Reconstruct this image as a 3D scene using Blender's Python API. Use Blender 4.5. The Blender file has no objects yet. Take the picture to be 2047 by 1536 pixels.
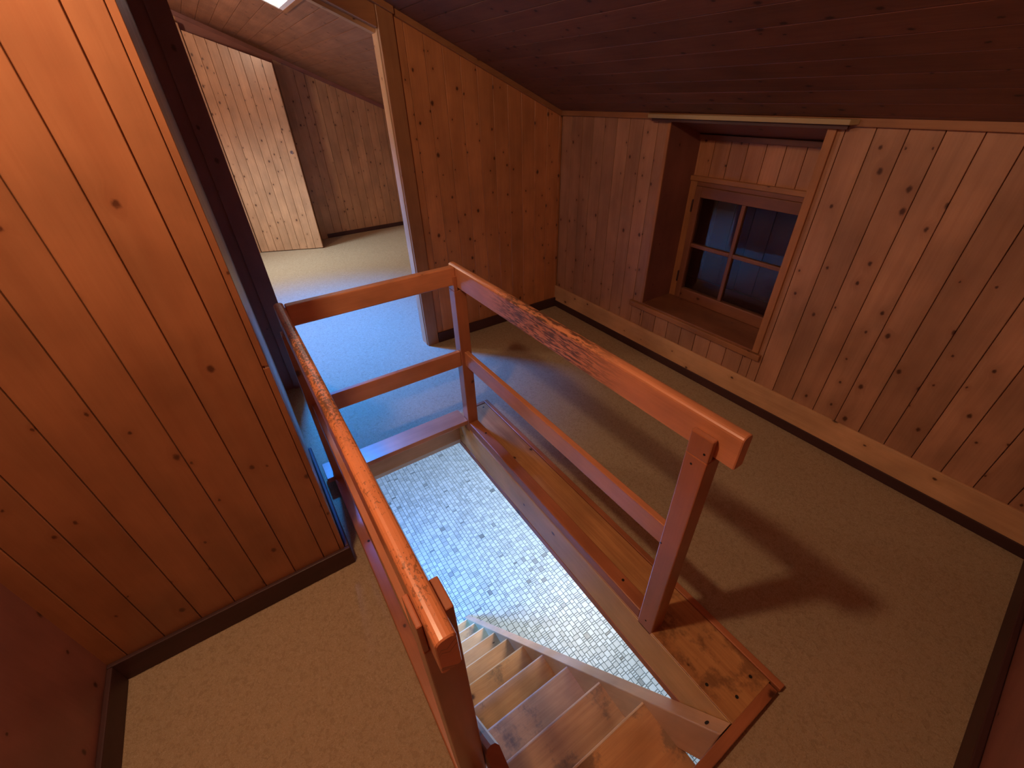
import bpy, math, random
from mathutils import Vector, Matrix
rnd = random.Random(7)

# ------------------------------------------------------------------ camera, world, lights, exposure
scene = bpy.context.scene
col = scene.collection
cam_d = bpy.data.cameras.new('camera')
cam = bpy.data.objects.new('camera', cam_d); col.objects.link(cam)
cam_d.sensor_fit = 'HORIZONTAL'; cam_d.sensor_width = 36.0
cam_d.lens = 846.9 / 2047 * 36.0
cam_d.clip_start = 0.02
PITCH, ROLL, YAW = 0.96385403, -0.03228041, 1.00603264
cam.matrix_world = (Matrix.Translation((0, 0, 1.75)) @ Matrix.Rotation(YAW, 4, 'Z')
                    @ Matrix.Rotation(PITCH, 4, 'X') @ Matrix.Rotation(ROLL, 4, 'Z'))
scene.camera = cam
vs = scene.view_settings
vs.view_transform = 'Standard'; vs.look = 'None'; vs.gamma = 1.0; vs.use_curve_mapping = False
vs.exposure = 0.0

world = bpy.data.worlds.new('world'); scene.world = world
world.use_nodes = True
bg = world.node_tree.nodes['Background']
bg.inputs[0].default_value = (0.10, 0.20, 0.5, 1); bg.inputs[1].default_value = 0.015

def lamp(name, kind, loc, energy, color, direction=None, size=None, size_y=None, radius=None, spread=None):
    d = bpy.data.lights.new(name, kind); d.energy = energy; d.color = color
    if kind == 'AREA':
        d.shape = 'RECTANGLE'; d.size = size; d.size_y = size_y or size
        if spread: d.spread = spread
    if radius is not None: d.shadow_soft_size = radius
    o = bpy.data.objects.new(name, d); col.objects.link(o); o.location = loc
    if direction is not None:
        o.rotation_euler = Vector(direction).to_track_quat('-Z', 'Y').to_euler()
    return o
# warm lamp hanging from the ceiling over the landing (just out of frame)
LAMP = (-0.90, -0.31, 2.57)
lamp('lamp_light', 'POINT', LAMP, 60.0, (1.0, 0.665, 0.41), radius=0.06)
# blue daylight coming down through the roof window of the far room
sky = lamp('skylight_daylight', 'SPOT', (-4.02, 0.34, 2.74), 1500.0, (0.0, 0.215, 1.0), (0.17, -0.05, -1.0), radius=0.12)
sky.data.spot_size = 1.42; sky.data.spot_blend = 1.0
# warm fill added to brighten the far room, no lamp body built
lamp('far_room_warm_fill', 'POINT', (-4.6, -0.7, 2.35), 66.0, (1.0, 0.72, 0.52), radius=0.12)
# unseen cool area light added on the left to brighten the far floor
lamp('far_room_cool_fill', 'AREA', (-5.8, -1.45, 1.7), 25.0, (0.70, 0.86, 1.0), (-0.02, 0.85, -0.56), 0.8, 0.8, spread=1.1)
# lower floor: white ceiling lamp, and an added blue area light tinting the tiles
lamp('lower_lamp_light', 'AREA', (-2.7, 2.85, -0.32), 108.0, (1.0, 0.90, 0.82), (0, 0, -1), 1.5, 1.2)
lamp('lower_blue_fill', 'AREA', (-2.5, -1.25, -1.5), 85.0, (0.03, 0.32, 1.0), (-0.15, 0.75, -0.75), 1.2, 0.9, spread=1.9)

# ------------------------------------------------------------------ materials
def new_mat(name):
    m = bpy.data.materials.new(name); m.use_nodes = True
    nt = m.node_tree; b = nt.nodes['Principled BSDF']
    return m, nt, b
class NT:
    def __init__(s, nt): s.nt = nt
    def n(s, t, **kw):
        nd = s.nt.nodes.new(t)
        for k, v in kw.items(): setattr(nd, k, v)
        return nd
    def link(s, a, b): s.nt.links.new(a, b)
    def put(s, v, sock):
        if hasattr(v, 'type') and hasattr(v, 'node'): s.link(v, sock)
        else: sock.default_value = v
    def m(s, op, a, b=0.0, c=None, clamp=False):
        nd = s.n('ShaderNodeMath', operation=op, use_clamp=clamp)
        s.put(a, nd.inputs[0]); s.put(b, nd.inputs[1])
        if c is not None: s.put(c, nd.inputs[2])
        return nd.outputs[0]
    def mix(s, f, a, b, bt='MIX'):
        nd = s.n('ShaderNodeMix', data_type='RGBA', blend_type=bt)
        s.put(f, nd.inputs[0]); s.put(a, nd.inputs[6]); s.put(b, nd.inputs[7])
        return nd.outputs[2]
    def comb(s, x, y, z=0.0):
        nd = s.n('ShaderNodeCombineXYZ'); s.put(x, nd.inputs[0]); s.put(y, nd.inputs[1]); s.put(z, nd.inputs[2])
        return nd.outputs[0]
    def noise(s, vec, scale, detail=3, rough=0.55, dist=0.0, dim='3D'):
        nd = s.n('ShaderNodeTexNoise', noise_dimensions=dim)
        s.link(vec, nd.inputs['Vector']); nd.inputs['Scale'].default_value = scale
        nd.inputs['Detail'].default_value = detail; nd.inputs['Roughness'].default_value = rough
        nd.inputs['Distortion'].default_value = dist
        return nd.outputs['Fac']
    def ramp(s, fac, a, b, smooth=True):
        nd = s.n('ShaderNodeMapRange', interpolation_type='SMOOTHSTEP' if smooth else 'LINEAR')
        s.put(fac, nd.inputs[0]); s.put(a, nd.inputs[1]); s.put(b, nd.inputs[2])
        return nd.outputs[0]
    def bump(s, h, strength, dist, bsdf):
        nd = s.n('ShaderNodeBump'); nd.inputs['Strength'].default_value = strength
        nd.inputs['Distance'].default_value = dist
        s.link(h, nd.inputs['Height']); s.link(nd.outputs[0], bsdf.inputs['Normal'])

def C4(c): return (c[0], c[1], c[2], 1)
def wood(name, base, dark, knot=(0.06, 0.017, 0.008), knots=0.45, knot_size=1.0, rough=0.42, coat=0.25,
         grain=0.35, vary=0.12, stain=None, stain_color=(0.05, 0.045, 0.04), kscale=9.0):
    m, nt, b = new_mat(name); t = NT(nt)
    uv = t.n('ShaderNodeUVMap').outputs[0]
    sp = t.n('ShaderNodeSeparateXYZ'); t.link(uv, sp.inputs[0])
    oi = t.n('ShaderNodeObjectInfo').outputs['Random']
    u = t.m('ADD', sp.outputs[0], t.m('MULTIPLY', oi, 37.0)); v = t.m('ADD', sp.outputs[1], t.m('MULTIPLY', oi, 91.0))
    base_n = C4(base)
    halo = 0.0; mask = None
    if knots > 0:
        vo = t.n('ShaderNodeTexVoronoi', voronoi_dimensions='2D')
        wob = t.m('MULTIPLY', t.m('SUBTRACT', t.noise(t.comb(u, v), 75.0, 2, 0.6), 0.5), 0.07)
        t.link(t.comb(t.m('MULTIPLY_ADD', u, kscale, wob), t.m('SUBTRACT', t.m('MULTIPLY', v, kscale * 0.72), wob)), vo.inputs['Vector'])
        vo.inputs['Scale'].default_value = 1.0
        sc_ = t.n('ShaderNodeSeparateColor'); t.link(vo.outputs['Color'], sc_.inputs[0])
        r = t.m('MULTIPLY_ADD', t.m('POWER', sc_.outputs[0], 1.6), 0.085 * knot_size, 0.042 * knot_size)
        pres = t.m('LESS_THAN', sc_.outputs[1], knots)
        d = vo.outputs['Distance']
        mask = t.m('MULTIPLY', t.m('SUBTRACT', 1.0, t.ramp(t.m('DIVIDE', d, r), 0.35, 1.15)), pres)
        halo = t.m('MULTIPLY', t.m('SUBTRACT', 1.0, t.ramp(t.m('DIVIDE', d, r), 0.8, 4.0)), pres)
    du = t.m('ADD', u, t.m('MULTIPLY', halo, 0.016)) if knots > 0 else u
    slow = t.noise(t.comb(t.m('MULTIPLY', du, 1.0), t.m('MULTIPLY', v, 0.10)), 7.0, 2, 0.5, 0.3)
    gv = t.comb(t.m('ADD', du, t.m('MULTIPLY', slow, 0.03)), t.m('MULTIPLY', v, 0.035))
    g1 = t.noise(gv, 120.0, 3, 0.6)
    g2 = t.noise(gv, 34.0, 2, 0.5)
    f = t.m('MULTIPLY_ADD', g1, 0.5, t.m('MULTIPLY', g2, 0.5))
    f = t.ramp(f, 0.34, 0.66)
    c = t.mix(t.m('MULTIPLY', f, grain), base_n, C4(dark))
    c = t.mix(t.m('MULTIPLY', t.ramp(slow, 0.45, 0.8), 0.35), c, C4(dark))
    bl = t.noise(t.comb(u, t.m('MULTIPLY', v, 0.6)), 5.0, 3, 0.55)
    hb = t.n('ShaderNodeHueSaturation'); t.link(c, hb.inputs['Color']); t.link(t.m('MULTIPLY_ADD', bl, 1.0, 0.5), hb.inputs['Value']); c = hb.outputs[0]
    if vary:
        vr = t.m('MULTIPLY_ADD', t.m('FRACT', t.m('MULTIPLY', oi, 17.31)), 2 * vary, 1 - vary)
        hs = t.n('ShaderNodeHueSaturation'); t.link(c, hs.inputs['Color']); t.link(vr, hs.inputs['Value']); c = hs.outputs[0]
    if knots > 0:
        c = t.mix(t.m('MULTIPLY', halo, 0.30), c, C4(dark))
        c = t.mix(t.m('MULTIPLY', mask, 0.92), c, C4(knot))
    if stain is not None:
        c = stain(t, sp, c, stain_color)
    t.link(c, b.inputs['Base Color'])
    b.inputs['Roughness'].default_value = rough
    b.inputs['Coat Weight'].default_value = coat; b.inputs['Coat Roughness'].default_value = 0.25
    t.bump(t.m('MULTIPLY_ADD', g1, 0.6, t.m('MULTIPLY', g2, 0.4)), 0.18, 0.002, b)
    return m

PINE = (0.48, 0.22, 0.115); PINE_D = (0.30, 0.105, 0.036)
M_wall = wood('pine_panel_orange', PINE, PINE_D, grain=0.45)
M_wallr = wood('pine_panel_window_wall', (0.44, 0.225, 0.13), (0.27, 0.105, 0.052), knots=0.62, knot_size=1.0, grain=0.32, vary=0.12)
M_wallb = wood('pine_panel_back_wall', (0.56, 0.22, 0.085), (0.36, 0.115, 0.04), knots=0.66, grain=0.35, vary=0.08)
M_far = wood('pine_panel_far_room', (0.50, 0.275, 0.145), (0.32, 0.15, 0.065), knots=0.66, grain=0.35, vary=0.08)
M_left = wood('pine_panel_left_wall', (0.40, 0.165, 0.07), (0.30, 0.10, 0.038), knots=0.42, grain=0.3, vary=0.05, knot_size=0.8, kscale=8.0, knot=(0.10, 0.03, 0.012))
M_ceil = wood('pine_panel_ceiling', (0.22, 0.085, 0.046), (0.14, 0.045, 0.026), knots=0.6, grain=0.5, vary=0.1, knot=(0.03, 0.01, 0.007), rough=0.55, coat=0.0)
M_edge = wood('board_edge_light_groove', (0.42, 0.22, 0.12), (0.34, 0.17, 0.1), knots=0)
M_ply = wood('red_brown_plywood', (0.28, 0.11, 0.085), (0.21, 0.075, 0.055), knots=0.12, grain=0.25, rough=0.5, coat=0.1)
M_trim = wood('casing_wood', (0.40, 0.17, 0.07), (0.25, 0.09, 0.032), knots=0.12, grain=0.35)
M_pale = wood('pale_pine_trim', (0.62, 0.36, 0.19), (0.45, 0.22, 0.09), knots=0.3, grain=0.3)
M_dark = wood('dark_brown_baseboard_wood', (0.065, 0.022, 0.020), (0.040, 0.014, 0.013), knots=0, grain=0.4, rough=0.6, coat=0.05)
M_yellow = wood('yellow_pine_beam', (0.74, 0.48, 0.19), (0.60, 0.32, 0.10), knots=0.25, kscale=6, grain=0.4, vary=0.03)
M_board = wood('worn_landing_board', (0.40, 0.175, 0.055), (0.22, 0.075, 0.022), knots=0.3, kscale=5, grain=0.6, vary=0.03)
M_red = wood('red_brown_curb_wood', (0.46, 0.165, 0.07), (0.30, 0.09, 0.035), knots=0.3, kscale=6, grain=0.4, vary=0.05, rough=0.42, coat=0.15)
M_curb = wood('tan_curb_wood', (0.62, 0.28, 0.15), (0.46, 0.18, 0.08), knots=0.3, kscale=6, grain=0.4, vary=0.02, rough=0.3, coat=0.5)
M_window = wood('window_frame_wood', (0.26, 0.10, 0.05), (0.17, 0.055, 0.028), knots=0.1, grain=0.3, vary=0.03)

def stain_speckles(t, sp, c, sc_):          # worn dark speckles along the middle of the rail's top
    v = sp.outputs[1]; u = sp.outputs[0]
    env = t.m('MULTIPLY', t.ramp(v, 0.10, 0.45), t.m('SUBTRACT', 1.0, t.ramp(v, 0.75, 1.15)))
    n = t.noise(t.comb(u, t.m('MULTIPLY', v, 0.55)), 150.0, 3, 0.7)
    big = t.noise(t.comb(u, t.m('MULTIPLY', v, 0.4)), 22.0, 2, 0.5)
    k = t.ramp(t.m('ADD', n, t.m('MULTIPLY', t.m('SUBTRACT', big, 0.5), 0.5)), 0.585, 0.64)
    kk = t.ramp(t.m('ADD', n, t.m('MULTIPLY', t.m('SUBTRACT', big, 0.5), 0.5)), 0.46, 0.54)
    f = t.m('ADD', t.m('MULTIPLY', kk, env), t.m('MULTIPLY', k, 0.7), clamp=True)
    return t.mix(t.m('MULTIPLY', f, 0.8), c, C4(sc_))
def stain_streak(t, sp, c, sc_):            # long dark streaks in the middle of the right rail
    v = sp.outputs[1]; u = sp.outputs[0]
    env = t.m('MULTIPLY', t.ramp(v, 0.35, 0.6), t.m('SUBTRACT', 1.0, t.ramp(v, 0.95, 1.25)))
    n = t.noise(t.comb(u, t.m('MULTIPLY', v, 0.25)), 60.0, 4, 0.7)
    f = t.m('MULTIPLY', t.ramp(n, 0.44, 0.56), env)
    return t.mix(t.m('MULTIPLY', f, 0.85), c, C4(sc_))
def stain_tread(t, sp, c, sc_):             # grey scuffed patches
    geo = t.n('ShaderNodeTexCoord').outputs['Object']
    n = t.noise(geo, 4.5, 2, 0.5); n2 = t.noise(geo, 45.0, 4, 0.7)
    f = t.ramp(t.m('ADD', n, t.m('MULTIPLY', t.m('SUBTRACT', n2, 0.5), 0.30)), 0.56, 0.70)
    return t.mix(t.m('MULTIPLY', f, 0.62), c, C4(sc_))
def stain_board(t, sp, c, sc_):
    geo = t.n('ShaderNodeTexCoord').outputs['Object']
    n = t.noise(geo, 9.0, 4, 0.7); 
    s2 = t.n('ShaderNodeSeparateXYZ'); t.link(geo, s2.inputs[0])
    env = t.ramp(s2.outputs[0], -0.7, -0.35)
    f = t.m('MULTIPLY', t.ramp(n, 0.46, 0.6), env)
    return t.mix(t.m('MULTIPLY', f, 0.6), c, C4(sc_))
RAIL = (0.66, 0.27, 0.13); RAIL_D = (0.48, 0.17, 0.07)
M_rail = wood('varnished_rail_wood', RAIL, RAIL_D, knots=0.12, kscale=7, grain=0.35, vary=0.03, rough=0.32, coat=0.5)
M_railL = wood('speckled_rail_wood', (0.72, 0.27, 0.115), (0.58, 0.19, 0.07), knots=0, grain=0.3, vary=0, rough=0.35, coat=0.4, stain=stain_speckles, stain_color=(0.06, 0.04, 0.022))
M_railR = wood('streaked_rail_wood', RAIL, RAIL_D, knots=0, grain=0.35, vary=0, rough=0.35, coat=0.4, stain=stain_streak, stain_color=(0.06, 0.035, 0.025))
M_post = wood('post_wood', (0.46, 0.165, 0.075), (0.32, 0.10, 0.045), knots=0.15, kscale=7, grain=0.3, vary=0.03, rough=0.3, coat=0.5)
M_tread = wood('worn_tread_wood', (0.70, 0.37, 0.16), (0.50, 0.215, 0.08), knots=0.12, kscale=5, grain=0.5, vary=0.08, rough=0.33, coat=0.4, stain=stain_tread, stain_color=(0.10, 0.085, 0.07))
M_nose = wood('worn_lit_nosing', (0.88, 0.72, 0.56), (0.72, 0.50, 0.34), knots=0, grain=0.3, vary=0.02)  # pale from wear, with the light catching the edge from below painted in
M_string = wood('stair_stringer_wood', (0.68, 0.42, 0.25), (0.54, 0.28, 0.14), knots=0.12, kscale=5, grain=0.3, vary=0.03, rough=0.35, coat=0.4)
M_boardw = wood('stained_landing_board', (0.62, 0.32, 0.125), (0.38, 0.15, 0.05), knots=0.1, kscale=9, grain=0.6, vary=0.02, rough=0.38, coat=0.3, stain=stain_board, stain_color=(0.13, 0.055, 0.028))

def plain(name, c, rough=0.5, metal=0.0):
    m, nt, b = new_mat(name); t = NT(nt)
    tc = t.n('ShaderNodeTexCoord').outputs['Object']
    n = t.noise(tc, 30.0, 3)
    t.link(t.mix(t.m('MULTIPLY', n, 0.3), C4(c), C4([x * 0.7 for x in c])), b.inputs['Base Color'])
    b.inputs['Roughness'].default_value = rough; b.inputs['Metallic'].default_value = metal
    return m
M_hole = plain('dark_screw', (0.012, 0.008, 0.006), 0.6)
M_metal = plain('chrome', (0.6, 0.6, 0.62), 0.25, 1.0)
M_cream = plain('cream_painted_board', (0.86, 0.80, 0.68), 0.5)
M_lining = plain('white_skylight_lining', (0.9, 0.88, 0.85), 0.6)
M_plaster = plain('white_plaster', (0.75, 0.76, 0.74), 0.8)
M_batten = plain('pale_batten', (0.42, 0.29, 0.15), 0.6)
M_rubber = plain('dark_grout', (0.10, 0.14, 0.15), 0.7)
M_shutter = wood('red_brown_shutter_wood', (0.11, 0.025, 0.022), (0.07, 0.016, 0.014), knots=0, grain=0.3)

def carpet():
    m, nt, b = new_mat('looped_carpet'); t = NT(nt)
    tc = t.n('ShaderNodeTexCoord').outputs['Object']
    n1 = t.noise(tc, 110.0, 3, 0.6, 2.2); n2 = t.noise(tc, 55.0, 2, 0.5, 1.2); n3 = t.noise(tc, 3.5, 2)
    strand = t.m('SUBTRACT', 1.0, t.ramp(t.m('ABSOLUTE', t.m('SUBTRACT', n1, 0.5)), 0.0, 0.055))
    pit = t.ramp(n2, 0.52, 0.66)
    c = t.mix(t.m('MULTIPLY', strand, 0.6), (0.43, 0.31, 0.18, 1), (0.82, 0.68, 0.50, 1))
    c = t.mix(t.m('MULTIPLY', pit, 0.38), c, (0.30, 0.20, 0.11, 1))
    c = t.mix(t.m('MULTIPLY', n3, 0.2), c, (0.42, 0.30, 0.18, 1))
    t.link(c, b.inputs['Base Color']); b.inputs['Roughness'].default_value = 0.95
    b.inputs['Specular IOR Level'].default_value = 0.1
    t.bump(t.m('SUBTRACT', strand, pit), 0.5, 0.003, b)
    return m
M_carpet = carpet()
def tile_mat():
    m, nt, b = new_mat('mosaic_tile'); t = NT(nt)
    at = t.n('ShaderNodeAttribute'); at.attribute_name = 'shade'
    oi = t.n('ShaderNodeObjectInfo')
    tc = t.n('ShaderNodeTexCoord').outputs['Object']
    n = t.noise(tc, 30.0, 3)
    s = t.m('MULTIPLY_ADD', t.m('SUBTRACT', n, 0.5), 0.25, at.outputs['Fac'])
    t.link(t.mix(t.m('ADD', s, 0.0, clamp=True), (0.09, 0.12, 0.13, 1), (0.50, 0.64, 0.72, 1)), b.inputs['Base Color'])
    b.inputs['Roughness'].default_value = 0.35
    return m
M_tile = tile_mat()
def glass_mat():
    m, nt, b = new_mat('window_glass')
    b.inputs['Base Color'].default_value = (0.9, 0.95, 1, 1)
    b.inputs['Transmission Weight'].default_value = 1.0; b.inputs['Roughness'].default_value = 0.0
    b.inputs['IOR'].default_value = 1.33
    return m
M_glass = glass_mat()
def emis(name, c, s):
    m, nt, b = new_mat(name)
    b.inputs['Base Color'].default_value = C4(c)
    b.inputs['Emission Color'].default_value = C4(c); b.inputs['Emission Strength'].default_value = s
    return m
M_bulb = emis('lamp_shade_glow', (1.0, 0.66, 0.36), 3.0)
M_sky = emis('opal_glazing_under_the_sky', (0.74, 0.86, 1.0), 6.0)

# ------------------------------------------------------------------ geometry helpers
def link(name, verts, faces, mat, parent=None, uvs=None, kind=None, smooth=False):
    me = bpy.data.meshes.new(name); me.from_pydata(verts, [], faces)
    ul = me.uv_layers.new(name='UVMap')
    if uvs is None:
        lo = [min(v[i] for v in verts) for i in range(3)]; hi = [max(v[i] for v in verts) for i in range(3)]
        ext = [hi[i] - lo[i] for i in range(3)]; L = ext.index(max(ext)); A, B = [i for i in range(3) if i != L]
        for p in me.polygons:
            n = p.normal
            for li in p.loop_indices:
                w = verts[me.loops[li].vertex_index]
                uu = (w[A] - lo[A]) + (w[B] - lo[B])
                ul.data[li].uv = (uu, w[L] - lo[L])
    else:
        for l in me.loops: ul.data[l.index].uv = uvs[l.vertex_index]
    me.materials.append(mat)
    if smooth:
        for p in me.polygons: p.use_smooth = True
    o = bpy.data.objects.new(name, me); col.objects.link(o)
    if parent: o.parent = parent
    if kind: o['kind'] = kind
    return o
def bevel(o, w=0.004, seg=2):
    b = o.modifiers.new('bevel', 'BEVEL'); b.width = w; b.segments = seg; b.limit_method = 'ANGLE'
    return o
BF = [(0, 3, 2, 1), (4, 5, 6, 7), (0, 1, 5, 4), (1, 2, 6, 5), (2, 3, 7, 6), (3, 0, 4, 7)]
def bv(x0, x1, y0, y1, z0, z1):
    return [(x0, y0, z0), (x1, y0, z0), (x1, y1, z0), (x0, y1, z0), (x0, y0, z1), (x1, y0, z1), (x1, y1, z1), (x0, y1, z1)]
def box(name, x0, x1, y0, y1, z0, z1, mat, parent=None, kind=None, bw=0.0, seg=2):
    o = link(name, bv(x0, x1, y0, y1, z0, z1), BF, mat, parent, kind=kind)
    if bw: bevel(o, bw, seg)
    return o
def hexa(name, vs_, mat, parent=None, kind=None, bw=0.0):
    o = link(name, vs_, BF, mat, parent, kind=kind)
    if bw: bevel(o, bw)
    return o
def boxes(name, lst, mat, parent=None, kind=None):
    V = []; F = []
    for b in lst:
        n = len(V); V += b if isinstance(b, list) else bv(*b); F += [tuple(n + i for i in f) for f in BF]
    return link(name, V, F, mat, parent, kind=kind)
def plank(parent, org, U, V, N, w, a0, a1, b0, b1, d, mat, name='plank', ch=0.0012, gap=0.0017):
    """board: across U (width w), along V from a0/a1 (start at both edges) to b0/b1, thickness d along N, edges chamfered"""
    org = Vector(org); U = Vector(U); V = Vector(V); N = Vector(N)
    prof = [(gap, 0), (gap, d - ch), (gap + ch, d), (w - gap - ch, d), (w - gap, d - ch), (w - gap, 0)]
    verts = []; uvs = []
    for e in (0, 1):
        for (u, n) in prof:
            f = u / w
            l = (a0 * (1 - f) + a1 * f) if e == 0 else (b0 * (1 - f) + b1 * f)
            verts.append(tuple(org + U * u + V * l + N * n)); uvs.append((u + n * 0.5, l))
    k = len(prof)
    faces = [tuple(reversed(range(k))), tuple(range(k, 2 * k))] + [(i, (i + 1) % k, (i + 1) % k + k, i + k) for i in range(k)]
    if U.cross(V).dot(N) > 0:
        faces = [tuple(reversed(f)) for f in faces]
    return link(name, verts, faces, mat, parent, uvs)
def cyl(name, c, r, h, axis, mat, parent=None, seg=16, r2=None):
    ax = Vector(axis).normalized(); a = ax.orthogonal().normalized(); b = ax.cross(a); c = Vector(c); r2 = r if r2 is None else r2
    V = []
    for k, rr in ((0, r), (1, r2)):
        for i in range(seg):
            t = 2 * math.pi * i / seg; V.append(tuple(c + ax * (h * k) + (a * math.cos(t) + b * math.sin(t)) * rr))
    F = [tuple(reversed(range(seg))), tuple(range(seg, 2 * seg))] + [(i, (i + 1) % seg, (i + 1) % seg + seg, i + seg) for i in range(seg)]
    return link(name, V, F, mat, parent)
def empty(name, loc=(0, 0, 0)):
    o = bpy.data.objects.new(name, None); col.objects.link(o); o.location = loc; o.empty_display_size = 0.1
    return o
def tag(o, label, cat, group=None):
    o['label'] = label; o['category'] = cat
    if group: o['group'] = group
    return o

def roof(y): return 2.664 - 0.433 * y
PW = 0.117
XF, XB, XN = -6.94, -3.02, 0.40     # far wall, back wall, near end
YR = 2.455                          # window wall
YL = -0.873                         # near-left wall
HX0, HX1, HY0, HY1 = -2.0, -0.05, 0.112, 0.843     # stair opening

# ------------------------------------------------------------------ floor slab with the stair opening
SX0, SX1, SY0, SY1 = -7.1, 0.62, -1.55, 2.75
floor = boxes('floor', [(SX0, HX0 - 0.02, SY0, SY1, -0.19, 0), (HX1 + 0.02, SX1, SY0, SY1, -0.19, 0),
                        (HX0 - 0.02, HX1 + 0.02, SY0, HY0 - 0.02, -0.19, 0), (HX0 - 0.02, HX1 + 0.02, HY1 + 0.02, SY1, -0.19, 0)], M_carpet, kind='structure')

# ------------------------------------------------------------------ window wall (right)
NX0, NX1, NZ0, NZ1 = -1.975, -1.075, 0.395, 1.578
wr = boxes('wall_right', [(XF - 0.1, NX0 - 0.012, YR + 0.004, YR + 0.03, 0, 1.60), (NX1 + 0.012, SX1, YR + 0.004, YR + 0.03, 0, 1.60),
                          (NX0 - 0.012, NX1 + 0.012, YR + 0.004, YR + 0.03, 0, NZ0 - 0.015)], M_wallr, kind='structure')
x = -1.017
xs = []
while x > XB + 0.02: x -= PW
x0 = x
i = 0
while x0 < XN + 0.05:
    x1 = x0 + PW; a = max(x0, XB)
    segs = [(0.0, 1.60)]
    if x1 > NX0 and x0 < NX1: segs = [(0.0, NZ0 - 0.02)]
    if x0 < NX0 < x1: 
        plank(wr, (x0, YR + 0.004, 0), (1, 0, 0), (0, 0, 1), (0, -1, 0), NX0 - x0, 0, 0, 1.60, 1.60, 0.012, M_wallr)
        plank(wr, (NX0, YR + 0.004, 0), (1, 0, 0), (0, 0, 1), (0, -1, 0), x1 - NX0, 0, 0, NZ0 - .02, NZ0 - .02, 0.012, M_wallr)
    elif x0 < NX1 < x1:
        plank(wr, (NX1, YR + 0.004, 0), (1, 0, 0), (0, 0, 1), (0, -1, 0), x1 - NX1, 0, 0, 1.60, 1.60, 0.012, M_wallr)
        plank(wr, (x0, YR + 0.004, 0), (1, 0, 0), (0, 0, 1), (0, -1, 0), NX1 - x0, 0, 0, NZ0 - .02, NZ0 - .02, 0.012, M_wallr)
    else:
        for (za, zb) in segs:
            plank(wr, (a, YR + 0.004, 0), (1, 0, 0), (0, 0, 1), (0, -1, 0), x1 - a, za, za, zb, zb, 0.012, M_wallr)
    x0 = x1; i += 1
# pale board at the foot of the window wall and dark baseboard in front of it
hexa('trim_1', bv(XB, XN, YR - 0.022, YR - 0.008, 0.0, 0.205), M_pale, kind='structure', bw=0.003)
box('baseboard_right', XB, XN, 2.428, 2.446, 0, 0.062, M_dark, kind='structure', bw=0.004)
box('trim_2', XB, XN, YR - 0.024, YR - 0.008, 1.578, 1.612, M_trim, kind='structure', bw=0.003)

# ------------------------------------------------------------------ window niche, window and shutter
w1 = empty('window_1', (-1.52, 2.6, 0.39)); w1['kind'] = 'structure'
def wloc(o):
    o.matrix_parent_inverse = Matrix.Translation((1.52, -2.6, -0.39)); return o
YW = 2.745
wloc(box('reveal', NX0 - 0.02, NX0 + 0.003, YR - 0.010, YW + 0.06, NZ0 - 0.02, 1.60, M_ply, w1))
wloc(box('reveal', NX1 - 0.003, NX1 + 0.02, YR - 0.010, YW + 0.06, NZ0 - 0.02, 1.60, M_ply, w1))
# sloping niche ceiling
wloc(hexa('niche_ceiling', [(NX0, YR, 1.585), (NX1, YR, 1.585), (NX1, YW + .05, 1.475), (NX0, YW + .05, 1.475),
                       (NX0, YR, 1.60), (NX1, YR, 1.60), (NX1, YW + .05, 1.49), (NX0, YW + .05, 1.49)], M_ply, w1))
wloc(box('window_sill', NX0, NX1, YR - 0.012, YW + 0.06, NZ0 - 0.03, NZ0 + 0.003, M_window, w1, bw=0.003))
s_ = wloc(box('sill_edge', -2.085, -1.028, YR - 0.032, YR - 0.006, NZ0 - 0.045, NZ0 - 0.006, M_trim, w1, bw=0.004))
wloc(box('casing', NX0 - 0.018, NX0 + 0.004, YR - 0.014, YR - 0.004, NZ0, 1.578, M_trim, w1, bw=0.002))
wloc(box('casing', NX1 - 0.012, NX1 + 0.028, YR - 0.022, YR - 0.006, NZ0, 1.578, M_trim, w1, bw=0.003))
# vertical boards above the window
n = 8; bw_ = (NX1 - NX0) / n
for k in range(n):
    wloc(plank(w1, (NX0 + k * bw_, YW + 0.03, 0), (1, 0, 0), (0, 0, 1), (0, -1, 0), bw_, 1.235, 1.235, 1.485, 1.485, 0.012, M_ply if k < 0 else M_wall))
wloc(box('rail_trim', NX0, NX1, YW - 0.005, YW + 0.02, 1.455, 1.485, M_window, w1, bw=0.003))
wloc(box('rail_trim', NX0, NX1, YW - 0.012, YW + 0.03, 1.215, 1.245, M_trim, w1, bw=0.004))
# fixed frame
FX0, FX1, FZ0, FZ1 = NX0, NX1, NZ0, 1.215
wloc(box('frame_post', FX0, FX0 + 0.055, YW, YW + 0.05, FZ0, FZ1, M_trim, w1, bw=0.003))
wloc(box('frame_post', FX1 - 0.055, FX1, YW, YW + 0.05, FZ0, FZ1, M_trim, w1, bw=0.003))
wloc(box('frame_head', FX0 + 0.055, FX1 - 0.055, YW, YW + 0.05, FZ1 - 0.03, FZ1, M_window, w1, bw=0.003))
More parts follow.
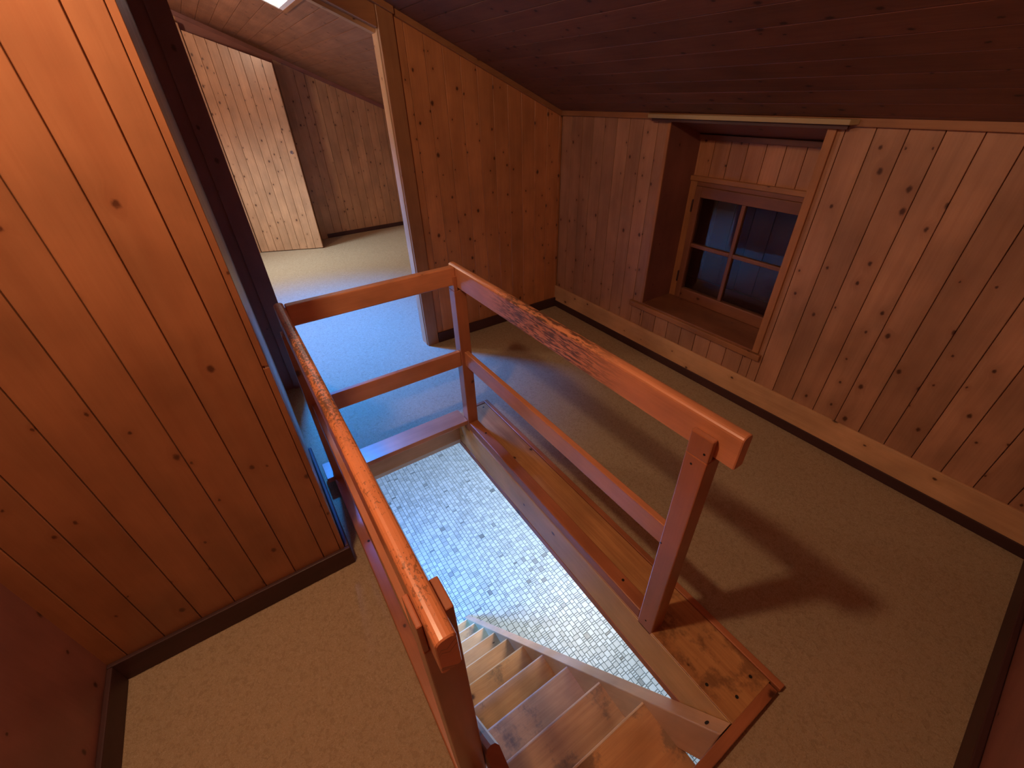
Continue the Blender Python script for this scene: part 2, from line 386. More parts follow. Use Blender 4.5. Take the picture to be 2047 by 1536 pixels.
# sash: stiles, rails, muntins
GX0, GX1, GZ0, GZ1 = -1.872, -1.19, 0.478, 1.118
wloc(box('sash_stile', FX0 + 0.055, GX0, YW - 0.008, YW + 0.035, FZ0 + 0.004, FZ1 - 0.03, M_window, w1, bw=0.004))
wloc(box('sash_stile', GX1, FX1 - 0.055, YW - 0.008, YW + 0.035, FZ0 + 0.004, FZ1 - 0.03, M_window, w1, bw=0.004))
wloc(box('sash_rail', GX0, GX1, YW - 0.008, YW + 0.035, GZ1, FZ1 - 0.03, M_window, w1, bw=0.004))
wloc(box('sash_rail', GX0, GX1, YW - 0.008, YW + 0.035, FZ0 + 0.004, GZ0, M_window, w1, bw=0.004))
GXM, GZM = -1.556, 0.80
wloc(box('muntin', GXM - 0.013, GXM + 0.013, YW - 0.004, YW + 0.03, GZ0, GZ1, M_window, w1, bw=0.004))
wloc(box('muntin', GX0, GXM - 0.013, YW - 0.004, YW + 0.03, GZM - 0.013, GZM + 0.013, M_window, w1, bw=0.004))
wloc(box('muntin', GXM + 0.013, GX1, YW - 0.004, YW + 0.03, GZM - 0.013, GZM + 0.013, M_window, w1, bw=0.004))
for (a, b) in ((GX0, GXM - .013), (GXM + .013, GX1)):
    for (c, d) in ((GZ0, GZM - .013), (GZM + .013, GZ1)):
        wloc(box('pane', a, b, YW + 0.012, YW + 0.016, c, d, M_glass, w1))
wloc(box('hinge', FX0 + 0.050, FX0 + 0.060, YW - 0.016, YW - 0.006, 1.02, 1.10, M_dark, w1, bw=0.002))
wloc(box('hinge', FX0 + 0.050, FX0 + 0.060, YW - 0.016, YW - 0.006, 0.52, 0.60, M_dark, w1, bw=0.002))
# closed boarded shutter outside, with hook
sh = empty('window_shutter', (-1.5, 2.95, 0.35))
tag(sh, 'closed dark red boarded shutter seen behind the glass of the small window', 'shutter')
def shl(o): o.matrix_parent_inverse = Matrix.Translation((1.5, -2.95, -0.35)); return o
k = 0
xx = -2.15
while xx < -0.75:
    shl(plank(sh, (xx, 2.98, 0), (1, 0, 0), (0, 0, 1), (0, -1, 0), 0.14, 0.30, 0.30, 1.35, 1.35, 0.02, M_shutter)); xx += 0.14
shl(box('batten', -2.1, -0.8, 2.935, 2.96, 0.42, 0.50, M_shutter, sh, bw=0.004))
shl(box('batten', -2.1, -0.8, 2.935, 2.96, 1.16, 1.24, M_shutter, sh, bw=0.004))
shl(cyl('hook', (-1.31, 2.925, 0.80), 0.0022, 0.16, (0.25, 0, 1), M_metal, sh, 8))
shl(cyl('hook_eye', (-1.27, 2.955, 0.96), 0.010, -0.03, (0, 1, 0), M_metal, sh, 12))
boxes('wall_outside', [(-2.7, NX0 - .02, YR + 0.03, YW + 0.25, 0, 1.7), (NX1 + .02, -0.3, YR + 0.03, YW + 0.25, 0, 1.7), (NX0 - .02, NX1 + .02, YR + .03, YW + .25, 0, NZ0 - .03),
                       (NX0 - .02, NX1 + .02, YW + .06, YW + .25, 1.2, 1.7)], M_plaster, kind='structure')
# pale batten fixed over the niche
cr = empty('curtain_batten', (-1.55, 2.42, 1.60))
tag(cr, 'long pale wooden batten fixed along the ceiling edge above the window niche', 'curtain rail')
o = hexa('batten', [(-2.117, 2.395, 1.585), (-0.99, 2.395, 1.585), (-0.965, 2.43, 1.585), (-2.14, 2.43, 1.585),
               (-2.117, 2.395, 1.607), (-0.99, 2.395, 1.607), (-0.965, 2.43, 1.607), (-2.14, 2.43, 1.607)], M_batten, cr, bw=0.003)
o.matrix_parent_inverse = Matrix.Translation((1.55, -2.42, -1.60))
o = box('batten_back', -2.10, -1.0, 2.415, 2.432, 1.568, 1.586, M_dark, cr); o.matrix_parent_inverse = Matrix.Translation((1.55, -2.42, -1.60))

# ------------------------------------------------------------------ back wall with doorway
DY0, DY1 = 0.118, 1.088
def head(y): return 2.062 + 0.40 * (1.08 - y)
wb = boxes('wall_back', [[(XB - .06, 1.15, 0), (XB - 0.012, 1.15, 0), (XB - 0.012, YR, 0), (XB - .06, YR, 0),
                          (XB - .06, 1.15, roof(1.15)), (XB - 0.012, 1.15, roof(1.15)), (XB - 0.012, YR, roof(YR)), (XB - .06, YR, roof(YR))]],
           M_wallb, kind='structure')
y = 1.244 - PW * 0.5 - 0.015
edges = [1.17, 1.244] + [1.244 + 0.1182 * k for k in range(1, 11)] + [YR]
for a, b in zip(edges[:-1], edges[1:]):
    plank(wb, (XB - 0.012, a, 0), (0, 1, 0), (0, 0, 1), (1, 0, 0), b - a, 0, 0, roof(a) - .005, roof(b) - .005, 0.012, M_wallb, gap=0.0008, ch=0.0025)
box('baseboard_back', XB, XB + 0.018, 1.187, YR - 0.02, 0, 0.088, M_dark, kind='structure', bw=0.004)
def slope_x(name, y0, y1, x0_, x1_, t, h, mat, off=0.0):
    return hexa(name, [(x0_, y0, roof(y0) - h - off), (x1_, y0, roof(y0) - h - off), (x1_, y1, roof(y1) - h - off), (x0_, y1, roof(y1) - h - off),
                       (x0_, y0, roof(y0) - off), (x1_, y0, roof(y0) - off), (x1_, y1, roof(y1) - off), (x0_, y1, roof(y1) - off)], mat, kind='structure', bw=0.003)
slope_x('trim_3', -0.03, 1.185, XB + 0.002, XB + 0.042, 0, 0.035, M_trim)
slope_x('trim_3', 1.19, YR - 0.02, XB + 0.002, XB + 0.024, 0, 0.035, M_trim)
# door frame
d1 = empty('door_1', (XB, 0.6, 0)); d1['kind'] = 'structure'
def d1l(o): o.matrix_parent_inverse = Matrix.Translation((-XB, -0.6, 0)); return o
def dcol(name, x0_, x1_, y0, y1, mat, f=roof, bw=0.003):
    return d1l(hexa(name, [(x0_, y0, 0), (x1_, y0, 0), (x1_, y1, 0), (x0_, y1, 0),
                           (x0_, y0, f(y0) - .002), (x1_, y0, f(y0) - .002), (x1_, y1, f(y1) - .002), (x0_, y1, f(y1) - .002)], mat, d1, bw=bw))
dcol('casing', XB - 0.018, XB + 0.02, DY1, 1.183, M_trim, lambda y: roof(y) - .03)
dcol('jamb', XB - 0.105, XB - 0.020, DY1 - 0.001, DY1 + 0.05, M_pale)
dcol('jamb_edge', XB - 0.019, XB - 0.006, DY1 - 0.005, DY1 + 0.01, M_pale, head)
dcol('casing', XB - 0.018, XB + 0.02, 0.026, DY0, M_ply, lambda y: roof(y) - .03, bw=0)
dcol('jamb', XB - 0.105, XB - 0.020, DY0 - 0.05, DY0 + 0.001, M_ply)
dcol('wall_strip', XB - 0.018, XB + 0.006, -0.06, 0.026, M_ply, bw=0)
d1l(hexa('head_board', [(XB - .105, DY0, head(DY0)), (XB + .004, DY0, head(DY0)), (XB + .004, DY1, head(DY1)), (XB - .105, DY1, head(DY1)),
                        (XB - .105, DY0, roof(DY0)), (XB + .004, DY0, roof(DY0)), (XB + .004, DY1, roof(DY1)), (XB - .105, DY1, roof(DY1))], M_trim, d1, bw=0.003))
d1l(hexa('head_stop', [(XB - .105, DY0, head(DY0) - .02), (XB - .05, DY0, head(DY0) - .02), (XB - .05, DY1, head(DY1) - .02), (XB - .105, DY1, head(DY1) - .02),
                        (XB - .105, DY0, head(DY0)), (XB - .05, DY0, head(DY0)), (XB - .05, DY1, head(DY1)), (XB - .105, DY1, head(DY1))], M_pale, d1))
# the wall that continues left of the passage, seen from the far room
hexa('wall_back_left', [(XB - .1, -1.5, 0), (XB - .02, -1.5, 0), (XB - .02, -0.06, 0), (XB - .1, -0.06, 0),
                        (XB - .1, -1.5, roof(-1.5)), (XB - .02, -1.5, roof(-1.5)), (XB - .02, -0.06, roof(-.06)), (XB - .1, -0.06, roof(-.06))], M_ply, kind='structure')

# ------------------------------------------------------------------ left wall (boxed-in closet) and passage side
XL = -1.375
wl = hexa('wall_left', [(XB, YL - .05, 0), (XL - .012, YL - .05, 0), (XL - .012, -0.045, 0), (XB, -0.045, 0),
                        (XB, YL - .05, roof(YL - .05)), (XL - .012, YL - .05, roof(YL - .05)), (XL - .012, -0.045, roof(-.045)), (XB, -0.045, roof(-.045))], M_left, kind='structure')
le = [YL - 0.03, -0.815, -0.701, -0.581, -0.467, -0.351, -0.239, -0.122, -0.052]
for a, b in zip(le[:-1], le[1:]):
    plank(wl, (XL - 0.012, a, 0), (0, 1, 0), (0, 0, 1), (1, 0, 0), b - a, 0, 0, roof(a), roof(b), 0.012, M_left)
# edge board (chipped), then the plastered/panelled passage side
plank(wl, (XL - 0.012, -0.052, 0), (0, 1, 0), (0, 0, 1), (1, 0, 0), 0.018, 0, 0, 1.05, 1.05, 0.013, M_left, name='edge_board', gap=0.0006, ch=0.0008)
plank(wl, (XL - 0.012, -0.052, 0), (0, 1, 0), (0, 0, 1), (1, 0, 0), 0.018, 1.063, 1.058, roof(-.05), roof(-.05), 0.013, M_left, name='edge_board', gap=0.0006, ch=0.0008)
M_side = wood('passage_side_wood', (0.42, 0.30, 0.22), (0.30, 0.19, 0.13), knots=0.1, grain=0.3)
hexa('wall_passage', [(XB, -0.045, 0), (XL - .001, -0.045, 0), (XL - .001, -0.034, 0), (XB, -0.034, 0),
                      (XB, -0.045, roof(-.045)), (XL - .001, -0.045, roof(-.045)), (XL - .001, -0.034, roof(-.034)), (XB, -0.034, roof(-.034))], M_side, kind='structure')
box('baseboard_left', XL + 0.0015, XL + 0.019, YL, -0.014, 0, 0.11, M_dark, kind='structure', bw=0.004)
box('baseboard_passage', -2.14, XL - 0.001, -0.032, -0.014, 0, 0.108, M_dark, kind='structure', bw=0.005)

# ------------------------------------------------------------------ near-left wall and near wall
box('wall_near_left', XL, SX1, YL - 0.05, YL, 0, 3.1, M_ply, kind='structure')
box('baseboard_near_left', XL + 0.02, SX1, YL + .001, YL + 0.019, 0, 0.11, M_dark, kind='structure', bw=0.004)
def nx(y): return 0.325 + (2.43 - y) * 0.077
wn = hexa('wall_near', [(nx(YL), YL, 0), (nx(YL) + .06, YL, 0), (nx(YR) + .06, YR, 0), (nx(YR), YR, 0),
                        (nx(YL), YL, roof(YL)), (nx(YL) + .06, YL, roof(YL)), (nx(YR) + .06, YR, roof(YR)), (nx(YR), YR, roof(YR))], M_ply, kind='structure')
hexa('baseboard_near', [(nx(YL) - .02, YL + .02, 0), (nx(YL) - .001, YL + .02, 0), (nx(YR) - .001, YR - .03, 0), (nx(YR) - .02, YR - .03, 0),
                        (nx(YL) - .02, YL + .02, .1), (nx(YL) - .001, YL + .02, .1), (nx(YR) - .001, YR - .03, .1), (nx(YR) - .02, YR - .03, .1)], M_dark, kind='structure', bw=0.004)

# ------------------------------------------------------------------ ceiling boards (run along x, step down the slope)
KX0, KX1, KY0, KY1 = -4.385, -3.66, -0.10, 0.861     # roof-window opening
def sloped_slab(name, x0_, x1_, y0, y1, mat, t=0.02, off=0.014):
    return [(x0_, y0, roof(y0) + off), (x1_, y0, roof(y0) + off), (x1_, y1, roof(y1) + off), (x0_, y1, roof(y1) + off),
            (x0_, y0, roof(y0) + off + t), (x1_, y0, roof(y0) + off + t), (x1_, y1, roof(y1) + off + t), (x0_, y1, roof(y1) + off + t)]
CY0, CY1 = -1.56, 2.50
M_cgap = wood('ceiling_groove', (0.30, 0.16, 0.10), (0.22, 0.11, 0.07), knots=0, rough=0.6, coat=0)
ce = boxes('ceiling', [sloped_slab('', KX1, SX1, CY0, CY1, None), sloped_slab('', SX0, KX0, CY0, CY1, None),
                       sloped_slab('', KX0, KX1, CY0, KY0, None), sloped_slab('', KX0, KX1, KY1, CY1, None)], M_cgap, kind='structure')
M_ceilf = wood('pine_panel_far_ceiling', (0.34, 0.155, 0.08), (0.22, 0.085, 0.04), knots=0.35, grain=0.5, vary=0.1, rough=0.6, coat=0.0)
sl = math.sqrt(1 + 0.433 ** 2); Ud = Vector((0, 1, -0.433)) / sl; Nd = Vector((0, -0.433, -1)) / sl
step = 0.1083
y = 1.332
while y > CY0: y -= step
def cplank(y0, y1, x0_, x1_, mat):
    w = (y1 - y0) * sl
    plank(ce, (0, y0, roof(y0) + 0.013), Ud, (1, 0, 0), Nd, w, x0_, x0_, x1_, x1_, 0.013, mat, gap=0.0009, ch=0.0022)
while y < CY1 - 0.02:
    y1 = y + step
    a, b = max(y, CY0), min(y1, CY1)
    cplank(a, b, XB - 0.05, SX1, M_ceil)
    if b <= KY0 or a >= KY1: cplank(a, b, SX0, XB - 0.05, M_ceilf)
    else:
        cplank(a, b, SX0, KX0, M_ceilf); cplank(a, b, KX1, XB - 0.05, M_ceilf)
        if a < KY1 < b: cplank(KY1, b, KX0, KX1, M_ceilf)
        if a < KY0 < b: cplank(a, KY0, KX0, KX1, M_ceilf)
    y = y1

# ------------------------------------------------------------------ roof window shaft in the far room
w2 = empty('window_2', (-4.02, 0.4, 2.5)); w2['kind'] = 'structure'
def w2l(o): o.matrix_parent_inverse = Matrix.Translation((4.02, -0.4, -2.5)); return o
def shaft(name, x0_, x1_, y0, y1, mat, lo=-0.004, hi=0.42, bw=0):
    return w2l(hexa(name, [(x0_, y0, roof(y0) + lo), (x1_, y0, roof(y0) + lo), (x1_, y1, roof(y1) + lo), (x0_, y1, roof(y1) + lo),
                           (x0_, y0, roof(y0) + hi), (x1_, y0, roof(y0) + hi), (x1_, y1, roof(y1) + hi), (x0_, y1, roof(y1) + hi)], mat, w2, bw=bw))
shaft('lining_board', KX0 - 0.02, KX0 + 0.005, KY0, 0.36, M_cream, -0.006)
shaft('lining_board', KX0 - 0.02, KX0 + 0.005, 0.364, KY1, M_cream, -0.006)
shaft('lining_board', KX1 - 0.005, KX1 + 0.02, KY0, KY1, M_cream, -0.006)
shaft('lining_board', KX0, KX1, KY1 - 0.005, KY1 + 0.02, M_lining, -0.006)
shaft('lining_board', KX0, KX1, KY0 - 0.02, KY0 + 0.005, M_lining, -0.006)
shaft('glazing', KX0, KX1, KY0, KY1, M_sky, 0.40, 0.406)
shaft('frame_strip', KX1 + 0.02, KX1 + 0.04, KY0 - .02, KY1 + 0.045, M_dark, -0.008, 0.004)
shaft('frame_strip', KX0 - .02, KX1 + 0.04, KY1 + 0.02, KY1 + 0.045, M_trim, -0.008, 0.004)

# ------------------------------------------------------------------ far room walls
wf = hexa('wall_far', [(XF - .08, CY0, 0), (XF - .012, CY0, 0), (XF - .012, YR, 0), (XF - .08, YR, 0),
                       (XF - .08, CY0, roof(CY0)), (XF - .012, CY0, roof(CY0)), (XF - .012, YR, roof(YR)), (XF - .08, YR, roof(YR))], M_far, kind='structure')
ye = 1.215
while ye < YR - 0.01:
    b = min(ye + PW, YR)
    plank(wf, (XF - 0.012, ye, 0), (0, 1, 0), (0, 0, 1), (1, 0, 0), b - ye, 0, 0, roof(ye), roof(b), 0.012, M_far)
    ye = b
ye = 0.20
while ye > CY0:
    a = max(ye - PW, CY0)
    plank(wf, (XF - 0.012, a, 0), (0, 1, 0), (0, 0, 1), (1, 0, 0), ye - a, 0, 0, roof(a), roof(ye), 0.012, M_far)
    ye = a
box('baseboard_far', XF + .001, XF + 0.02, 1.218, YR, 0, 0.055, M_dark, kind='structure', bw=0.004)
slope_x('trim_4', -1.2, YR, XF + 0.001, XF + 0.03, 0, 0.05, M_ply)
box('wall_far_left', SX0, XB - .02, CY0 - .05, CY0 + 0.01, 0, 3.4, M_far, kind='structure')
box('wall_far_right', XF, XB - .06, YR + .03, YR + 0.05, 0, 1.62, M_far, kind='structure')
box('baseboard_far_right', XF, XB - .1, YR - 0.015, YR + .003, 0, 0.055, M_dark, kind='structure')
# door 2: casing + leaf standing ajar
d2 = empty('door_2', (-6.85, 0.25, 0)); d2['kind'] = 'structure'
def d2l(o): o.matrix_parent_inverse = Matrix.Translation((6.85, -0.25, 0)); return o
def col2(name, x0_, x1_, y0, y1, mat, f):
    return d2l(hexa(name, [(x0_, y0, 0), (x1_, y0, 0), (x1_, y1, 0), (x0_, y1, 0),
                           (x0_, y0, f(y0)), (x1_, y0, f(y0)), (x1_, y1, f(y1)), (x0_, y1, f(y1))], mat, d2, bw=0.003))
col2('casing', XF, XF + 0.035, 1.125, 1.214, M_far, lambda y: roof(y) - .05)
col2('casing', XF, -6.785, 0.20, 0.285, M_far, lambda y: roof(y) - .12)
d2l(hexa('head_board', [(XF, 0.285, 2.37), (XF + 0.03, 0.285, 2.37), (XF + .03, 1.125, 2.05), (XF, 1.125, 2.05),
                    (XF, 0.285, 2.50), (XF + 0.03, 0.285, 2.50), (XF + .03, 1.125, 2.13), (XF, 1.125, 2.13)], M_ply, d2, bw=0.003))
P0 = Vector((-6.779, 0.292, 0.012)); P1 = Vector((-6.447, 1.036, 0.012)); DU = (P1 - P0).normalized(); DW = (P1 - P0).length
DN = Vector((DU.y, -DU.x, 0))
leaf = hexa('door_leaf', [tuple(P0 - DN * .03), tuple(P1 - DN * .03), tuple(P1 - DN * .010), tuple(P0 - DN * .010),
                   tuple(P0 - DN * .03 + Vector((0, 0, 2.35))), tuple(P1 - DN * .03 + Vector((0, 0, 2.055))), tuple(P1 - DN * .010 + Vector((0, 0, 2.055))), tuple(P0 - DN * .010 + Vector((0, 0, 2.35)))], M_far, d2)
d2l(leaf)
nb = 8
for k in range(nb):
    f0, f1 = k / nb, (k + 1) / nb
    z0, z1 = 2.352 + (2.056 - 2.352) * f0, 2.352 + (2.056 - 2.352) * f1
    plank(leaf, tuple(P0 + DU * DW * f0 - DN * .010), tuple(DU), (0, 0, 1), tuple(DN), DW / nb, 0, 0, z0, z1, 0.012, M_far)
kp = P0 + DU * (DW * 0.93) + DN * .002
o = cyl('lock_rosette', tuple(kp + Vector((0, 0, 1.175))), 0.020, 0.005, tuple(DN), M_metal, leaf, 20)
cyl('keyhole', tuple(kp + DN * .005 + Vector((0, 0, 1.178))), 0.006, 0.001, tuple(DN), M_hole, leaf, 10)

# ------------------------------------------------------------------ lower floor
LZ = -3.2
lf = box('floor', -7.0, 1.2, -1.5, 3.6, LZ - 0.1, LZ - 0.004, M_rubber, kind='structure'); lf.name = 'floor_lower'
boxes('wall_lower', [(-7.1, -7.0, -1.6, 3.7, LZ, -0.19), (1.2, 1.3, -1.6, 3.7, LZ, -0.19), (-7.1, 1.3, -1.6, -1.5, LZ, -0.19), (-7.1, 1.3, 3.6, 3.7, LZ, -0.19)], M_plaster, kind='structure')
boxes('ceiling_lower', [(-7.1, HX0 - .02, -1.6, 3.7, -0.215, -0.192), (HX1 + .02, 1.3, -1.6, 3.7, -0.215, -0.192),
                        (HX0 - .02, HX1 + .02, -1.6, HY0 - .02, -0.215, -0.192), (HX0 - .02, HX1 + .02, HY1 + .02, 3.7, -0.215, -0.192)], M_plaster, kind='structure')
# mosaic: bands of small rectangles running along x
tiles = []
y = -0.2
tr = random.Random(11)
def sh_():
    r = tr.random()
    return 0.12 + 0.3 * tr.random() if r < 0.02 else (0.62 + 0.2 * tr.random() if r < 0.35 else 0.84 + 0.16 * tr.random())
while y < 2.5:
    bw_ = tr.choice((0.044, 0.058, 0.058, 0.072))
    x = -6.0 + tr.random() * 0.05
    while x < 0.1:
        r = tr.random(); L = 0.022 if r < 0.42 else (0.046 if r < 0.65 else 0.064)
        if L > 0.03 and bw_ > 0.06 and tr.random() < 0.2:
            h = bw_ * 0.42
            tiles.append((x, x + L, y, y + h, sh_())); tiles.append((x, x + L, y + h, y + bw_, sh_()))
        else:
            tiles.append((x, x + L, y, y + bw_, sh_()))
        x += L
    y += bw_
def seen(t):    # inside the sightlines through the opening
    cx_, cy_ = (t[0] + t[1]) / 2, (t[2] + t[3]) / 2
    return 0.35 < cy_ < 2.14 and cx_ > -5.1 and cx_ < -0.62 and cy_ > 0.83 + (cx_ + 2.44) * 0.72
G = 0.0024
def tile_geo(t):
    z = LZ - 0.004; h = 0.0045; c = 0.0008
    a, b, cc, d, s = t; a += G; b -= G; cc += G; d -= G
    return [(a, cc, z), (b, cc, z), (b, d, z), (a, d, z), (a + c, cc + c, z + h), (b - c, cc + c, z + h), (b - c, d - c, z + h), (a + c, d - c, z + h)]
vis = sorted([t for t in tiles if seen(t)], key=lambda t: -(((t[1] - t[0]) * (t[3] - t[2])) / ((t[0]) ** 2 + (t[2]) ** 2 + 24.5)))
single = vis[:300]; ids = set(id(t) for t in single)
rest = [t for t in tiles if id(t) not in ids]
V = []; F = []; S = []
TF = [(4, 5, 6, 7), (0, 1, 5, 4), (1, 2, 6, 5), (2, 3, 7, 6), (3, 0, 4, 7)]
for t in rest:
    n = len(V); V += tile_geo(t); F += [tuple(n + i for i in f) for f in TF]; S += [t[4]] * 5
o = link('mosaic_tiles', V, F, M_tile, lf, uvs=[(0, 0)] * len(V), kind='stuff')
at = o.data.attributes.new('shade', 'FLOAT', 'FACE'); at.data.foreach_set('value', S)
for t in single:
    o = link('tile', tile_geo(t), TF, M_tile, lf, uvs=[(0, 0)] * 8)
    at = o.data.attributes.new('shade', 'FLOAT', 'FACE'); at.data.foreach_set('value', [t[4]] * 5)

# ------------------------------------------------------------------ lining of the stair opening
box('trim_5', HX0 - 0.05, HX1 - 0.0, HY1, HY1 + 0.045, -0.186, 0.012, M_yellow, kind='structure', bw=0.003)
box('trim_6', HX0 - 0.04, HX1 - 0.15, HY1 - 0.002, HY1 + 0.02, -0.228, -0.186, M_red, kind='structure', bw=0.002)
box('trim_7', HX0 - 0.03, HX0, HY0 - .02, HY1, -0.175, 0.0, M_string, kind='structure', bw=0.003)
box('trim_8', HX0 - 0.025, HX0 - 0.002, HY0 - .02, HY1, -0.205, -0.175, M_lining, kind='structure', bw=0.002)
box('trim_9', HX0, HX1, HY0 - 0.03, HY0, -0.215, 0.0, M_string, kind='structure', bw=0.003)
box('trim_10', HX1, HX1 + 0.03, HY0 - .03, HY1 + .045, -0.42, 0.0, M_red, kind='structure', bw=0.003)
# flat landing board beside the opening, edge strips around it
lb = box('trim_11', -2.022, HX1 + 0.002, HY1 + 0.001, 1.063, 0.012, 0.020, M_boardw, kind='structure', bw=0.002)
for px_, py_ in ((-0.165, 0.872), (-0.085, 0.925), (-0.095, 1.02), (-1.99, 1.03)):
    cyl('screw', (px_, py_, 0.0195), 0.006, 0.0012, (0, 0, 1), M_hole, lb, 12)
box('trim_12', -2.05, -0.013, 1.066, 1.094, 0.0, 0.022, M_red, kind='structure', bw=0.003)
box('trim_12', -2.050, -2.026, 0.905, 1.064, 0.0, 0.022, M_red, kind='structure', bw=0.003)
box('trim_13', -0.049, -0.016, 0.036, 1.052, 0.0, 0.026, M_red, kind='structure', bw=0.003)
box('trim_14', -0.049, -0.016, 1.054, 1.064, 0.0, 0.006, M_dark, kind='structure')

# ------------------------------------------------------------------ railing around the opening
rl = empty('stair_railing', (-1.1, 0.45, 0))
tag(rl, 'orange-brown varnished wooden railing on three sides of the stair opening', 'railing')
def R(o): o.matrix_parent_inverse = Matrix.Translation((1.1, -0.45, 0)); return o
def rail_x(name, x0_, x1_, y0, y1, z0, z1, mat, r=0.016, par=None):
    """board along x with rounded top edges"""
    prof = [(y0, z0 + 0.003), (y0 + 0.003, z0), (y1 - 0.003, z0), (y1, z0 + 0.003)]
    for k in range(0, 5):
        a = math.pi / 2 * k / 4; prof.append((y1 - r + r * math.cos(a), z1 - r * 0.8 + r * 0.8 * math.sin(a)))
    for k in range(0, 5):
        a = math.pi / 2 + math.pi / 2 * k / 4; prof.append((y0 + r + r * math.cos(a), z1 - r * 0.8 + r * 0.8 * math.sin(a)))
    V = []; UV = []; K = len(prof); c = 0.003; acc = 0
    cy_ = (y0 + y1) / 2; cz_ = (z0 + z1) / 2
    for xx, s in ((x0_, 1 - c / 0.02), (x0_ + c, 1), (x1_ - c, 1), (x1_, 1 - c / 0.02)):
        acc = 0
        for i_, (yy, zz) in enumerate(prof):
            if i_: acc += math.hypot(yy - prof[i_ - 1][0], zz - prof[i_ - 1][1])
            V.append((xx, cy_ + (yy - cy_) * (1 if s == 1 else 0.9), cz_ + (zz - cz_) * (1 if s == 1 else 0.96))); UV.append((acc, xx - x0_))
    F = [tuple(range(K)), tuple(reversed(range(3 * K, 4 * K)))]
    for e in range(3):
        F += [(e * K + i, (e + 1) * K + i, (e + 1) * K + (i + 1) % K, e * K + (i + 1) % K) for i in range(K)]
    return R(link(name, V, F, mat, par or rl, UV))
ZT, ZB = 1.052, 0.952
rail_x('top_rail', -1.925, -0.333, 0.053, 0.092, ZB - .012, 1.045, M_railL)
rail_x('top_rail', -1.925, -0.333, 0.863, 0.902, ZB - .008, ZT, M_railR)
R(box('top_rail', -1.888, -1.85, 0.092, 0.863, 0.957, ZT - .002, M_rail, rl, bw=0.006, seg=3))
def rail_end_post(y0, y1, prong_l, prong_r, x0_, x1_, zt, zn):
    # post with a notch for the top rail: lower block plus prongs, one mesh
    L = [(x0_, x1_, y0, y1, 0.0, zn)]
    if prong_l: L.append((x0_, x1_, y0, prong_l, zn, zt))
    if prong_r: L.append((x0_, x1_, prong_r, y1, zn, zt))
    return L
R(bevel(boxes('post', rail_end_post(0.041, 0.112, 0.0525, 0.0925, -0.458, -0.388, 1.014, 0.925), M_post, rl), 0.003))
R(bevel(boxes('post', rail_end_post(0.843, 0.908, 0.8625, None, -0.458, -0.390, 1.006, 0.93), M_post, rl), 0.004))
R(bevel(boxes('post', rail_end_post(0.843, 0.908, 0.8625, None, -1.903, -1.839, 1.006, 0.93), M_post, rl), 0.003))
R(bevel(boxes('post', rail_end_post(0.041, 0.105, None, None, -1.903, -1.839, 1.006, 0.93), M_post, rl), 0.003))
# middle rails
R(box('middle_rail', -1.839, -0.458, 0.057, 0.082, 0.485, 0.575, M_rail, rl, bw=0.003))
R(box('middle_rail', -1.839, -0.458, 0.862, 0.888, 0.485, 0.575, M_rail, rl, bw=0.003))
R(box('middle_rail', -1.875, -1.850, 0.105, 0.843, 0.485, 0.578, M_rail, rl, bw=0.003))
# curb boards at the foot
cb = R(box('curb_board', -1.85, -0.39, 0.034, 0.096, 0.0, 0.075, M_red, rl, bw=0.004))
cyl('screw', (-1.37, 0.066, 0.0745), 0.006, 0.0012, (0, 0, 1), M_hole, cb, 12)
cb2 = R(box('curb_board', -1.838, -0.458, 0.845, 0.905, 0.020, 0.076, M_red, rl, bw=0.004))
for px_ in (-1.70, -0.585): cyl('screw', (px_, 0.882, 0.0755), 0.006, 0.0012, (0, 0, 1), M_hole, cb2, 12)
R(box('curb_board', -1.985, -1.852, 0.002, 0.843, 0.058, 0.088, M_curb, rl, bw=0.003))
for (px_, pz_) in ((-0.405, 0.955), (-0.425, 0.06), (-0.452, 0.52), (-0.432, 0.90)):
    R(cyl('screw', (px_, 0.8432, pz_), 0.0035, -0.0012, (0, 1, 0), M_hole, rl, 8))

# ------------------------------------------------------------------ staircase
st = empty('staircase', (-1.2, 0.48, LZ))
tag(st, 'steep open wooden staircase with worn treads going down through the floor opening', 'staircase')
def Sx(o): o.matrix_parent_inverse = Matrix.Translation((1.2, -0.48, -LZ)); return o
sk = 1.357
def zl(x): return 0.094 + sk * x
def stringer(y0, y1):
    xt, xb = -0.052, -2.418; dv = 0.27
    A = [(xt, zl(xt) - 0.0), (-0.052, zl(xt) - dv), (xb + 0.0, LZ), (xb - 0.0, zl(xb))]
    xe = (LZ + dv - 0.094) / sk
    A = [(xt, zl(xt)), (xt, zl(xt) - dv), (xe, LZ), (xb, LZ), (xb, zl(xb))]
    V = [(a, y0, b) for a, b in A] + [(a, y1, b) for a, b in A]; n = len(A)
    L = math.hypot(1, sk)
    UV = [((b - zl(a)) / L, a * L) for a, b in A] + [((b - zl(a)) / L + 0.06, a * L) for a, b in A]
    F = [tuple(range(n)), tuple(reversed(range(n, 2 * n)))] + [(i, i + n, (i + 1) % n + n, (i + 1) % n) for i in range(n)]
    return Sx(bevel(link('stringer', V, F, M_string, st, UV), 0.004))
sr = stringer(0.785, 0.842)
sL = stringer(0.113, 0.165)
Sx(cyl('screw', (-0.10, 0.806, zl(-0.10) + 0.001), 0.008, 0.0015, (-sk, 0, 1), M_hole, st, 12))
xs_ = [(-0.304, -0.349), (-0.524, -0.649)]
while xs_[-1][1] > LZ + 0.40: xs_.append((xs_[-1][0] - 0.2265, xs_[-1][1] - 0.3048))
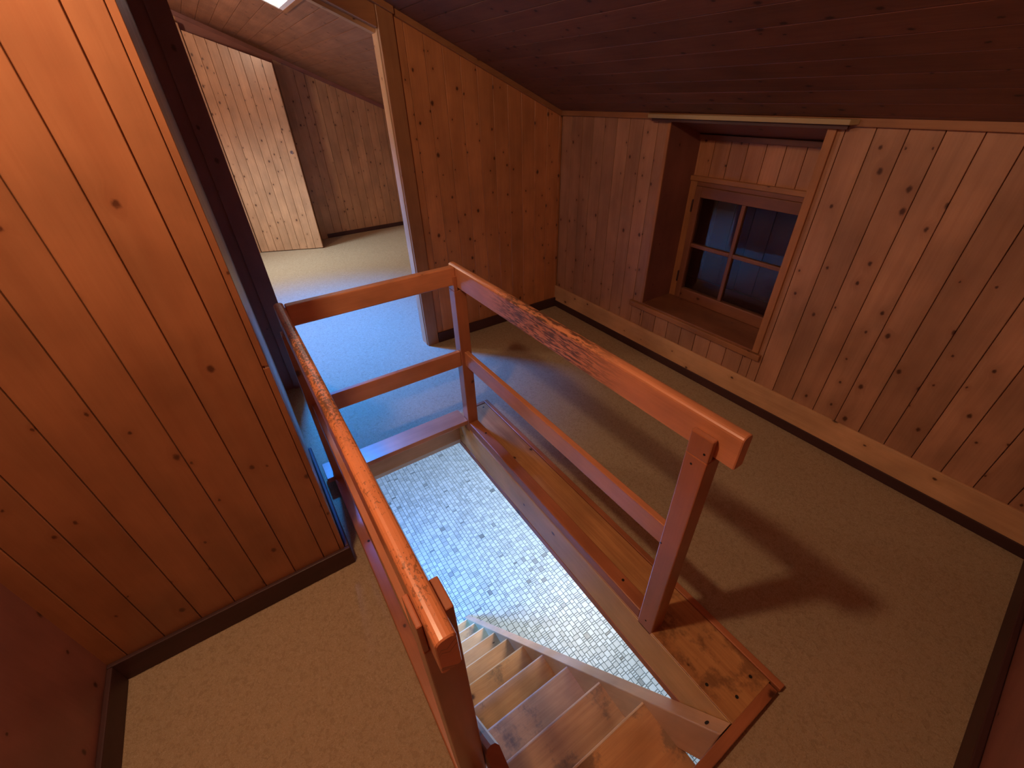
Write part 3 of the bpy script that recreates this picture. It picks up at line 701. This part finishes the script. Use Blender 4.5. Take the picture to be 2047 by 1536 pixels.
for (tx, tz) in xs_:
    t = Sx(box('tread', tx + 0.002, tx + 0.245, 0.165, 0.80, tz - 0.034, tz, M_tread, st, bw=0.003))
    # nosing tongue overlapping the stringer edge
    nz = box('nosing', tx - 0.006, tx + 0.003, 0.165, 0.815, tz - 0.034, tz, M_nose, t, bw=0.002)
    box('tread_end', tx + 0.002, tx + 0.028, 0.80, 0.815, tz - 0.034, tz, M_tread, t, bw=0.002)
# handrail down the left side
def handrail():
    y0, y1 = 0.114, 0.156; h = 0.09
    pts = [(-0.385, 0.25), (-1.95, 0.25 - sk * 1.565)]
    d = Vector((-1, 0, -sk)).normalized(); up = Vector((-sk, 0, 1)).normalized()
    prof = [(y0, 0), (y0, h - .014), (y0 + .008, h - .003), ((y0 + y1) / 2, h), (y1 - .008, h - .003), (y1, h - .014), (y1, .006), (y1 - .006, 0)]
    K = len(prof); V = []; UV = []
    for (a, b) in pts:
        for (yy, hh) in prof:
            p = Vector((a, yy, b)) - up * (h - hh) ; V.append(tuple(p)); UV.append((yy + hh, a * 1.68))
    F = [tuple(range(K)), tuple(reversed(range(K, 2 * K)))] + [(i, i + K, (i + 1) % K + K, (i + 1) % K) for i in range(K)]
    return Sx(link('handrail', V, F, M_post, st, UV))
handrail()

# ------------------------------------------------------------------ lamps (bodies)
lp = empty('ceiling_lamp', (LAMP[0], LAMP[1], roof(LAMP[1])))
tag(lp, 'round ceiling lamp hanging over the landing in front of the left wall', 'lamp')
lp.hide_render = False
cyl('ceiling_rose', (0, 0, -0.03), 0.05, 0.03, (0, 0, 1), M_lining, lp, 20)
# open ring shade so the light leaves freely
ringV = []; ringF = []
for i_ in range(24):
    a = 2 * math.pi * i_ / 24
    for (r_, z_) in ((0.055, -0.07), (0.055, -0.04), (0.050, -0.04), (0.050, -0.07)):
        ringV.append((r_ * math.cos(a), r_ * math.sin(a), z_))
for i_ in range(24):
    j = (i_ + 1) % 24
    for k in range(4): ringF.append((i_ * 4 + k, j * 4 + k, j * 4 + (k + 1) % 4, i_ * 4 + (k + 1) % 4))
link('lamp_ring', ringV, ringF, M_bulb, lp)
